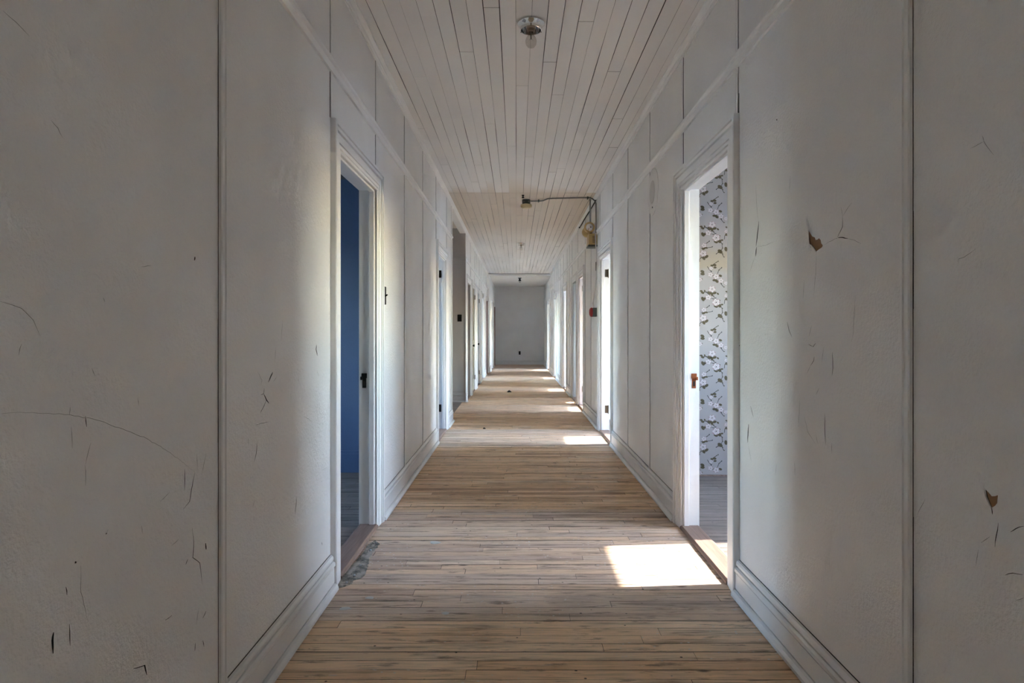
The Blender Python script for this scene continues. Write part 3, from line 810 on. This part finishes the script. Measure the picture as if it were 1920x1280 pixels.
RC = [([(1417, 345), (1420, 400), (1423, 420)], A), ([(1423, 415), (1422, 430), (1418, 462)], D), ([(1419, 463), (1417, 480)], D), ([(1416, 480), (1406, 510)], A),
      ([(1420, 462), (1435, 460), (1450, 454)], A), ([(1597, 380), (1580, 405)], A), ([(1577, 388), (1580, 405)], A), ([(1580, 405), (1580, 425), (1570, 446)], B),
      ([(1570, 446), (1555, 453), (1545, 460)], A), ([(1568, 447), (1578, 445), (1590, 447)], D), ([(1590, 447), (1602, 450), (1615, 457)], A),
      ([(1531, 470), (1530, 510), (1525, 560)], A), ([(1476, 603), (1480, 620), (1485, 632)], B), ([(1604, 555), (1600, 625), (1597, 640)], A),
      ([(1508, 525), (1506, 560)], A), ([(1522, 610), (1517, 630)], A), ([(1482, 330), (1480, 360)], A),
      ([(1845, 265), (1842, 255)], A), ([(1820, 278), (1845, 265), (1863, 290)], A), ([(1797, 494), (1798, 485), (1808, 482), (1830, 466)], A),
      ([(1516, 645), (1525, 650), (1530, 643)], B), ([(1527, 668), (1526, 676), (1520, 685)], B), ([(1520, 685), (1513, 700)], A), ([(1561, 660), (1562, 690), (1560, 705)], B),
      ([(1547, 775), (1547, 810), (1548, 835)], B), ([(1407, 760), (1413, 782)], B), ([(1404, 795), (1402, 830)], D), ([(1403, 832), (1409, 866)], A),
      ([(1530, 740), (1536, 727)], A), ([(1490, 865), (1491, 892)], A), ([(1530, 815), (1534, 832)], A), ([(1456, 870), (1454, 890)], A), ([(1500, 750), (1497, 800)], A), ([(1508, 780), (1515, 810), (1528, 830)], A),
      ([(1735, 935), (1720, 965)], A), ([(1872, 980), (1866, 1025)], B), ([(1895, 997), (1905, 991), (1920, 986)], B), ([(1885, 1078), (1900, 1074), (1918, 1077)], B),
      ([(1840, 1017), (1856, 1006)], A), ([(1545, 650), (1541, 680)], A), ([(1560, 830), (1560, 850)], A), ([(1860, 952), (1861, 964)], B), ([(1835, 1030), (1830, 1060)], A), ([(1905, 1125), (1920, 1120)], A)]
for q in ((1387, 648), (1385, 660), (1384.5, 667), (1385, 678), (1385, 687), (1385.5, 696), (1385.5, 705)):
    RC.append(([(q[0], q[1] - 1.6), (q[0] - 0.3, q[1] + 1.6)], D))
RC.append(([(1457, 223), (1457, 226)], D)); RC.append(([(1384, 355), (1384, 360)], B))
cracks('cracked_paint', wall_r, XR, 1, wr, RC)
def peeled(poly, dark):
    mb = MB(); t0 = 0.0005
    v = [(XR - t0, *wr(*q)) for q in poly]
    mb.add(v, [tuple(range(len(v)))], 0)
    for seg in dark:    # shadow gap along the lifted edge, with the curled flake beyond it
        for (a, b) in zip(seg, seg[1:]):
            A0, B0 = wr(*a[:2]), wr(*b[:2]); wa, wb = a[2] * 0.001, b[2] * 0.001
            mb.add([(XR - 0.001, A0[0], A0[1]), (XR - 0.001, B0[0], B0[1]), (XR - 0.001, B0[0] - wb, B0[1]), (XR - 0.001, A0[0] - wa, A0[1])], [(0, 1, 2, 3)], 1)
            mb.add([(XR - 0.004, A0[0] + 0.001, A0[1]), (XR - 0.004, B0[0] + 0.001, B0[1]), (XR - 0.0002, B0[0] + 0.02, B0[1]), (XR - 0.0002, A0[0] + 0.02, A0[1])], [(0, 1, 2, 3)], 2)
    mb.build('peeled_spot', [M['bareboard'], M['dark'], M['wall']], wall_r, fix=False)
peeled([(1517, 433), (1523, 443), (1528, 445), (1529.5, 450), (1533, 449), (1536, 446.5), (1539, 450), (1540, 456), (1543, 460), (1541, 464), (1536, 467), (1531, 471), (1527, 463), (1521, 457), (1520, 464), (1518, 455)],
       [[(1517, 432, 1), (1518.5, 448, 4), (1520, 464, 2)], [(1521, 457, 1.5), (1527, 464, 3), (1531, 472, 1)]])
peeled([(1849, 918), (1855, 924), (1860, 930), (1866, 930), (1871.5, 928), (1870, 943), (1866, 948), (1860.5, 951), (1857, 945), (1853, 935), (1850, 927)],
       [[(1849, 918, 2), (1851, 930, 3), (1860.5, 951, 1.5)]])

# ------------------------------------------------------------------ round cover plate high on the right wall
Yc, Zc = 4.545, 2.235
pl = MB(); pl.lathe([(0.172, 0.0), (0.172, -0.0025), (0.168, -0.004), (0.0, -0.0045)], (0, 0, 0), 'X', 48)
o = pl.build('vent_cover', M['plate'], smooth=True); o.location = (XR, Yc, Zc)
tag(o, 'round white cover plate painted into the wall high beside the papered room door', 'cover plate')
q = MB(); q.lathe([(0.085, 0.0), (0.085, -0.0015), (0.080, -0.002), (0.0, -0.002)], (-0.0044, 0.01, 0.0), 'X', 36)
q.build('raised_center', M['platein'], o, smooth=True)
q = MB(); q.lathe([(0.006, 0.0), (0.006, -0.003), (0, -0.004)], (-0.0044, 0.0, -0.115), 'X', 10)
q.build('screw', M['dark'], o)

# ------------------------------------------------------------------ lights
def ceiling_light(x, y, z, label, cm=None, base_dark=False):
    root = empty('ceiling_light', (x, y, z))
    cm = cm or M['chrome']
    m = MB(); m.lathe([(0.0, 0.0), (0.071, 0.0), (0.075, -0.004), (0.075, -0.010), (0.069, -0.017), (0.059, -0.023), (0.0555, -0.031), (0.0575, -0.043), (0.0545, -0.0435),
                       (0.0525, -0.031), (0.050, -0.018), (0.0, -0.016)], n=40)
    m.build('canopy', cm, root, smooth=True)
    m = MB(); m.lathe([(0.0, -0.0155), (0.027, -0.0155), (0.027, -0.034), (0.022, -0.037), (0.020, -0.052), (0.015, -0.053), (0.0145, -0.044), (0.0, -0.044)], n=24)
    m.build('socket', M['porcelain'], root, smooth=True)
    b = MB(); b.lathe([(0.0125, -0.046), (0.0135, -0.062), (0.018, -0.072), (0.026, -0.085), (0.0305, -0.098), (0.031, -0.108), (0.028, -0.122), (0.019, -0.134), (0.0, -0.140)], n=28)
    bo = b.build('bulb', M['bulb'], root, smooth=True)
    f = MB(); f.tube([(0, 0, -0.05), (0, 0, -0.092)], 0.003); f.tube([(-0.012, 0, -0.10), (-0.006, 0, -0.092), (0.006, 0, -0.092), (0.012, 0, -0.10)], 0.0007, 5)
    f.build('filament', M['steel'], bo)
    for k in range(3):
        a = k * 2.094 + 0.5
        s = MB(); s.tube([(0.053 * math.cos(a), 0.053 * math.sin(a), -0.037), (0.066 * math.cos(a), 0.066 * math.sin(a), -0.037)], 0.0035); s.build('set_screw', M['hinge'], root)
    tag(root, label, 'ceiling light', 'bare bulb ceiling lights along the corridor')
    return root
ceiling_light(0.080, 3.385, CEIL, 'large near chrome ceiling light with clear bulb, on the boards before the smoke alarm')
ceiling_light(0.088, 11.80, CEIL, 'small chrome ceiling light with clear bulb, on the boards beyond the round smoke alarm')
fl = empty('ceiling_light', (0.100, 18.72, 2.838))
m = MB(); m.lathe([(0.0, 0.0), (0.055, 0.0), (0.052, -0.014), (0.022, -0.024), (0.018, -0.045), (0.040, -0.072), (0.044, -0.090), (0.038, -0.090), (0.0, -0.075)], n=28); m.build('canopy', M['black'], fl, smooth=True)
m = MB(); m.lathe([(0.014, -0.08), (0.026, -0.11), (0.028, -0.125), (0.017, -0.145), (0, -0.15)], n=20); m.build('bulb', M['bulb'], fl, smooth=True)
tag(fl, 'black waisted ceiling light with a bulb, on the smooth ceiling before the end wall', 'ceiling light', 'bare bulb ceiling lights along the corridor')

# black hook-like insulator on the ceiling
m = MB(); m.lathe([(0.0, 0.0), (0.016, 0.0), (0.016, -0.007), (0.006, -0.013), (0.006, -0.021), (0.015, -0.028), (0.015, -0.036), (0.0, -0.038)], n=18)
o = m.build('ceiling_insulator', M['black'], smooth=True); o.location = (0.081, 7.66, CEIL)
tag(o, 'tiny black spool-shaped knob on the ceiling just before the smoke alarm', 'insulator')

# smoke alarm on its junction box
sa = empty('smoke_alarm', (0.126, 7.93, CEIL))
m = MB(); m.lathe([(0.0, 0.0), (0.052, 0.0), (0.052, -0.052), (0.046, -0.060), (0.0, -0.060)], n=8); m.build('junction_box', M['greybox'], sa)
for k in range(2):
    s = MB(); s.tube([(-0.03 + 0.06 * k, -0.04, -0.03), (-0.03 + 0.06 * k, -0.058, -0.03)], 0.008); s.build('screw', M['steel'], sa)
m = MB(); m.lathe([(0.0, -0.058), (0.045, -0.058), (0.068, -0.064), (0.073, -0.074), (0.073, -0.092), (0.066, -0.102), (0.050, -0.105), (0.046, -0.111), (0.0, -0.115)], n=40); m.build('detector_head', M['cream'], sa, smooth=True)
tag(sa, 'round yellowed smoke alarm under a dark junction box on the ceiling boards', 'smoke alarm')

# conduit across the ceiling and down the wall
XC = XR - 0.022
cd = MB()
path = [(0.182, 7.93, CEIL - 0.020), (0.30, 7.94, CEIL - 0.016), (0.345, 7.92, CEIL - 0.015), (0.40, 7.82, CEIL - 0.012), (0.46, 7.80, CEIL - 0.012), (0.80, 7.77, CEIL - 0.012)]
for k in range(0, 7):
    a = k / 6 * math.pi / 2
    path.append((XC - 0.10 + 0.10 * math.sin(a), 7.77 - 0.12 * (k / 6), CEIL - 0.112 + 0.10 * math.cos(a)))
path += [(XC, 7.645, 2.6), (XC, 7.645, 2.43)]
cd.tube(path, 0.0085, 10)
cro = cd.build('conduit', M['steel'], smooth=True)
tag(cro, 'grey metal conduit running over the ceiling boards from the smoke alarm and down the wall', 'conduit')
for x, y_ in ((0.285, 7.94), (0.90, 7.765)):
    s = MB(); s.box(x - 0.008, x + 0.008, y_ - 0.024, y_ + 0.024, CEIL - 0.030, CEIL - 0.001); s.build('clip', M['greybox'], cro)
cv = MB(); cv.tube([(0.944, 7.86, CEIL - 0.01), (0.944, 7.86, 2.55)], 0.010, 8)
o = cv.build('conduit', M['steel'], smooth=True); tag(o, 'short straight grey conduit dropping from the ceiling to the emergency lamp head', 'conduit')

# emergency lamp
Y0, Y1 = 7.66, 7.88
el = empty('emergency_light', (XR, 7.77, 2.28))
def E(x, y, z): return (x - XR, y - 7.77, z - 2.28)
m = MB(); a = E(0.900, Y0, 2.287); b = E(XR - 0.001, Y1, 2.425); m.box(a[0], b[0], a[1], b[1], a[2], b[2])
bx = m.build('battery_box', M['tan'], el, bevel=0.008)
m = MB()
for k in range(5):
    a = E(0.948, Y0 - 0.002, 2.312 + k * 0.018); m.box(a[0], a[0] + 0.032, a[1], a[1] + 0.004, a[2], a[2] + 0.011)
m.build('grille', M['tandark'], bx)
m = MB(); a = E(0.895, Y0 + 0.004, 2.264); b = E(XR - 0.001, Y1 - 0.004, 2.286); m.box(a[0], b[0], a[1], b[1], a[2], b[2]); m.build('base_tray', M['greybox'], el, bevel=0.003)
def head(cx, cy, cz, ydir, nm):
    c = E(cx, cy, cz)
    m = MB(); m.lathe([(0.030, ydir * 0.085), (0.052, ydir * 0.072), (0.064, ydir * 0.045), (0.068, ydir * 0.012), (0.068, 0.0), (0.058, -ydir * 0.003), (0.050, ydir * 0.002)], c, 'Y', 32)
    h = m.build('lamp_head', M['tan'], el, smooth=True)
    m = MB(); m.lathe([(0.049, 0.0), (0.046, -ydir * 0.010), (0.030, -ydir * 0.020), (0.0, -ydir * 0.024)], c, 'Y', 28); m.build('lens', M['chrome'], h, smooth=True)
    m = MB(); m.lathe([(0.008, -ydir * 0.020), (0.007, -ydir * 0.026), (0, -ydir * 0.027)], (c[0] + 0.014, c[1], c[2] + 0.0), 'Y', 10); m.build('lens_center', M['black'], h)
    m = MB(); m.tube([(c[0] + 0.01, c[1] + ydir * 0.04, c[2] - 0.055), (c[0] + 0.02, c[1] + ydir * 0.03, 2.425 - 2.28)], 0.010); m.build('bracket', M['tandark'], h)
head(0.914, 7.68, 2.505, 1, 'near')
head(0.902, 7.835, 2.468, -1, 'far')
m = MB(); pts = []
for k in range(13):
    t = k / 12; pts.append(E(0.965 + 0.018 * math.sin(t * math.pi), 7.70, 2.42 + 0.16 * math.sin(t * math.pi) ** 0.8 * (1 - 0.2 * t)))
m.tube(pts, 0.006); m.build('lead', M['whitecable'], el, smooth=True)
tag(el, 'tan emergency light with two lamp heads on a battery box under the conduit', 'emergency light')

# cable from the lamp to the alarm
XK = XR - 0.006
m = MB(); m.tube([(XR - 0.030, 7.645, 2.43), (XR - 0.024, 7.648, 2.27), (XK - 0.004, 7.66, 2.15), (XK, 7.68, 2.05), (XK - 0.004, 7.69, 1.90), (XK - 0.012, 7.75, 1.75), (XK - 0.026, 7.80, 1.62), (XK - 0.035, 7.80, 1.555), (XK - 0.030, 7.76, 1.50)],
                 [0.008, 0.008, 0.007, 0.007, 0.007, 0.007, 0.008, 0.012, 0.009], 8)
o = m.build('cable', M['whitecable'], smooth=True); tag(o, 'white cable hanging down the wall from the emergency light to the red fire alarm', 'cable')
m = MB(); m.tube([(XR - 0.014, 7.72, CROWN0 - 0.006), (XR - 0.010, 8.3, CROWN0 - 0.010), (XR - 0.012, 8.9, CROWN0 - 0.004), (XR - 0.010, 9.5, CROWN0 - 0.008), (XR - 0.012, 9.72, CROWN0 - 0.010)], 0.006, 7)
m.tube([(XR - 0.004, 9.72, CROWN0 - 0.010), (XR - 0.024, 9.72, CROWN0 - 0.010)], 0.011, 8)
o = m.build('wire', M['black'], smooth=True); tag(o, 'dark wire tacked along the crown moulding just beyond the emergency light', 'wire')
# black plate
m = MB(); m.box(-0.012, 0, -0.032, 0.032, -0.055, 0.055); o = m.build('cover_plate', M['black'], bevel=0.003); o.location = (XR, 7.73, 2.025)
tag(o, 'narrow black plate on the wall above the red fire alarm', 'cover plate')
# fire alarm
fa = empty('fire_alarm', (XR, 7.76, 1.445))
m = MB(); m.box(-0.052, -0.0005, -0.052, 0.052, -0.056, 0.056); m.build('back_box', M['greybox'], fa, bevel=0.003)
m = MB(); m.lathe([(0.058, -0.053), (0.060, -0.062), (0.055, -0.078), (0.035, -0.090), (0.0, -0.093)], (0, 0.0, 0), 'X', 32); m.build('bell', M['red'], fa, smooth=True)
tag(fa, 'red domed fire alarm on a small grey box on the wall', 'fire alarm')

# switches and the outlet
def plate(name, label, cat, loc, axis, toggle=True, group=None, w=0.036, h=0.058):
    root = empty(name, loc)
    m = MB()
    if axis == 'L': m.box(0, 0.011, -w, w, -h, h)
    else: m.box(-w, w, -0.007, 0, -h, h)
    m.build('face_plate', M['black'], root, bevel=0.002)
    t = MB()
    if toggle:
        if axis == 'L': t.tube([(0.010, 0, -0.004), (0.027, 0, 0.005)], [0.007, 0.004])
        else: t.tube([(0, -0.006, -0.004), (0, -0.022, 0.004)], [0.006, 0.004])
        t.build('toggle', M['black'], root)
    else:
        for dz in (-0.022, 0.022): t.lathe([(0.016, 0), (0.016, -0.0095), (0.0, -0.0095)], (0, 0, dz), 'Y', 16)
        t.build('socket_face', M['black'], root)
    return tag(root, label, cat, group)
plate('light_switch', 'black light switch on the white panel just past the blue room door', 'light switch', (XL, 3.985, 1.435), 'L')
plate('light_switch', 'black light switch on the dim recess wall beside the row of closet doors', 'light switch', (-0.967, REC1, 1.43), 'B')
plate('wall_outlet', 'black outlet low on the grey end wall', 'outlet', (0.115, YE, 0.424), 'B', False, w=0.032, h=0.062)

# scraps lying on the floor far down the corridor
def scrap(px, py, s, label):
    x, y, _ = at_floor(px, py); rng = random.Random(int(px)); m = MB(); secs = []
    n = 9
    for k in range(5):
        t = k / 4; r = s * math.sin(math.pi * (0.12 + 0.76 * t)); ring = []
        for i in range(n):
            a = 2 * math.pi * i / n
            ring.append((s * 2.2 * (t - 0.5) + rng.uniform(-.1, .1) * s, r * math.cos(a) * rng.uniform(.7, 1.2), max(0.0, r * 0.7 * (1 + math.sin(a)) * rng.uniform(.7, 1.1) / 1.0)))
        secs.append(ring)
    m.sweep(secs); o = m.build('scrap', M['scrap']); o.location = (x, y, 0.0006)
    tag(o, label, 'debris')
scrap(955, 735.5, 0.035, 'larger dark crumpled scrap on the floor, farther down the corridor of the two')
scrap(908, 804, 0.014, 'tiny dark crumb on the floor, nearer of the two dark scraps')
# paint flakes on the boards
for i, (px, py, s) in enumerate(((815, 1017, 0.024), (694, 1121, 0.016), (647, 1141, 0.018), (836, 1150, 0.013))):
    x, y, _ = at_floor(px, py); rng = random.Random(i); n = 8
    top = [(s * 1.5 * math.cos(6.283 * k / n) * rng.uniform(.6, 1.1), s * math.sin(6.283 * k / n) * rng.uniform(.6, 1.1), 0.0012 + rng.uniform(0, .0015)) for k in range(n)]
    m = MB(); m.add(top + [(a, b, 0) for a, b, c in top], [tuple(range(n))] + [(k, (k + 1) % n, n + (k + 1) % n, n + k) for k in range(n)])
    o = m.build('paint_flake', M['flake']); o.location = (x, y, 0.0006)
    tag(o, ['largest pale paint flake on the boards, farthest down the corridor of the four', 'small pale paint flake by the near end of the blue room door',
            'flat grey-white paint flake nearest the skirting below the blue room door', 'small pale fleck in the middle of the near floor boards'][i], 'paint flake', 'paint flakes on the boards')

# ------------------------------------------------------------------ daylight
w = bpy.data.worlds.new('sky'); S.world = w; w.use_nodes = True
nt = w.node_tree; bg = nt.nodes['Background']
sky = nt.nodes.new('ShaderNodeTexSky'); sky.sky_type = 'NISHITA'; sky.sun_disc = False
sky.sun_elevation = math.radians(34); sky.sun_rotation = math.radians(90)
sky.air_density = 1.0; sky.dust_density = 0.35; sky.ozone_density = 2.4
nt.links.new(sky.outputs[0], bg.inputs[0]); bg.inputs[1].default_value = 0.74
sun = bpy.data.lights.new('sun', 'SUN'); sun.energy = 2.9; sun.angle = math.radians(0.53); sun.color = (1.0, 0.965, 0.92)
so = bpy.data.objects.new('sun', sun); C.objects.link(so)
d = Vector((-1.0, -0.075, -math.tan(math.radians(34)))); so.rotation_euler = d.to_track_quat('-Z', 'Y').to_euler(); so.location = (8, 4, 8)
for i, (x, sgn, y0, y1, z0, z1) in enumerate(PORTALS):
    l = bpy.data.lights.new('window_portal', 'AREA'); l.shape = 'RECTANGLE'; l.size = y1 - y0; l.size_y = z1 - z0
    l.cycles.is_portal = True
    o = bpy.data.objects.new('window_portal', l); C.objects.link(o); o.location = (x, (y0 + y1) / 2, (z0 + z1) / 2)
    o.rotation_euler = Vector((-sgn, 0, 0)).to_track_quat('-Z', 'Y').to_euler()

# ------------------------------------------------------------------ camera
cam = bpy.data.cameras.new('camera'); co = bpy.data.objects.new('camera', cam); C.objects.link(co)
co.location = (0, 0, H); co.rotation_euler = (math.radians(90), 0, 0)
cam.sensor_width = 36.0; cam.lens = F / 1920 * 36.0
cam.shift_x = -(VX - 960) / 1920; cam.shift_y = -(640 - VY) / 1920
cam.clip_start = 0.05; cam.clip_end = 200
S.camera = co
S.view_settings.view_transform = 'Standard'; S.view_settings.look = 'None'
S.view_settings.gamma = 1.0; S.view_settings.use_curve_mapping = False
S.view_settings.exposure = 3.55
cy = S.cycles
cy.max_bounces = 8; cy.diffuse_bounces = 7; cy.glossy_bounces = 3; cy.transparent_max_bounces = 12
cy.use_adaptive_sampling = True; cy.adaptive_threshold = 0.08; cy.adaptive_min_samples = 16
cy.use_denoising = True; cy.sample_clamp_indirect = 0
cy.caustics_reflective = False; cy.caustics_refractive = False
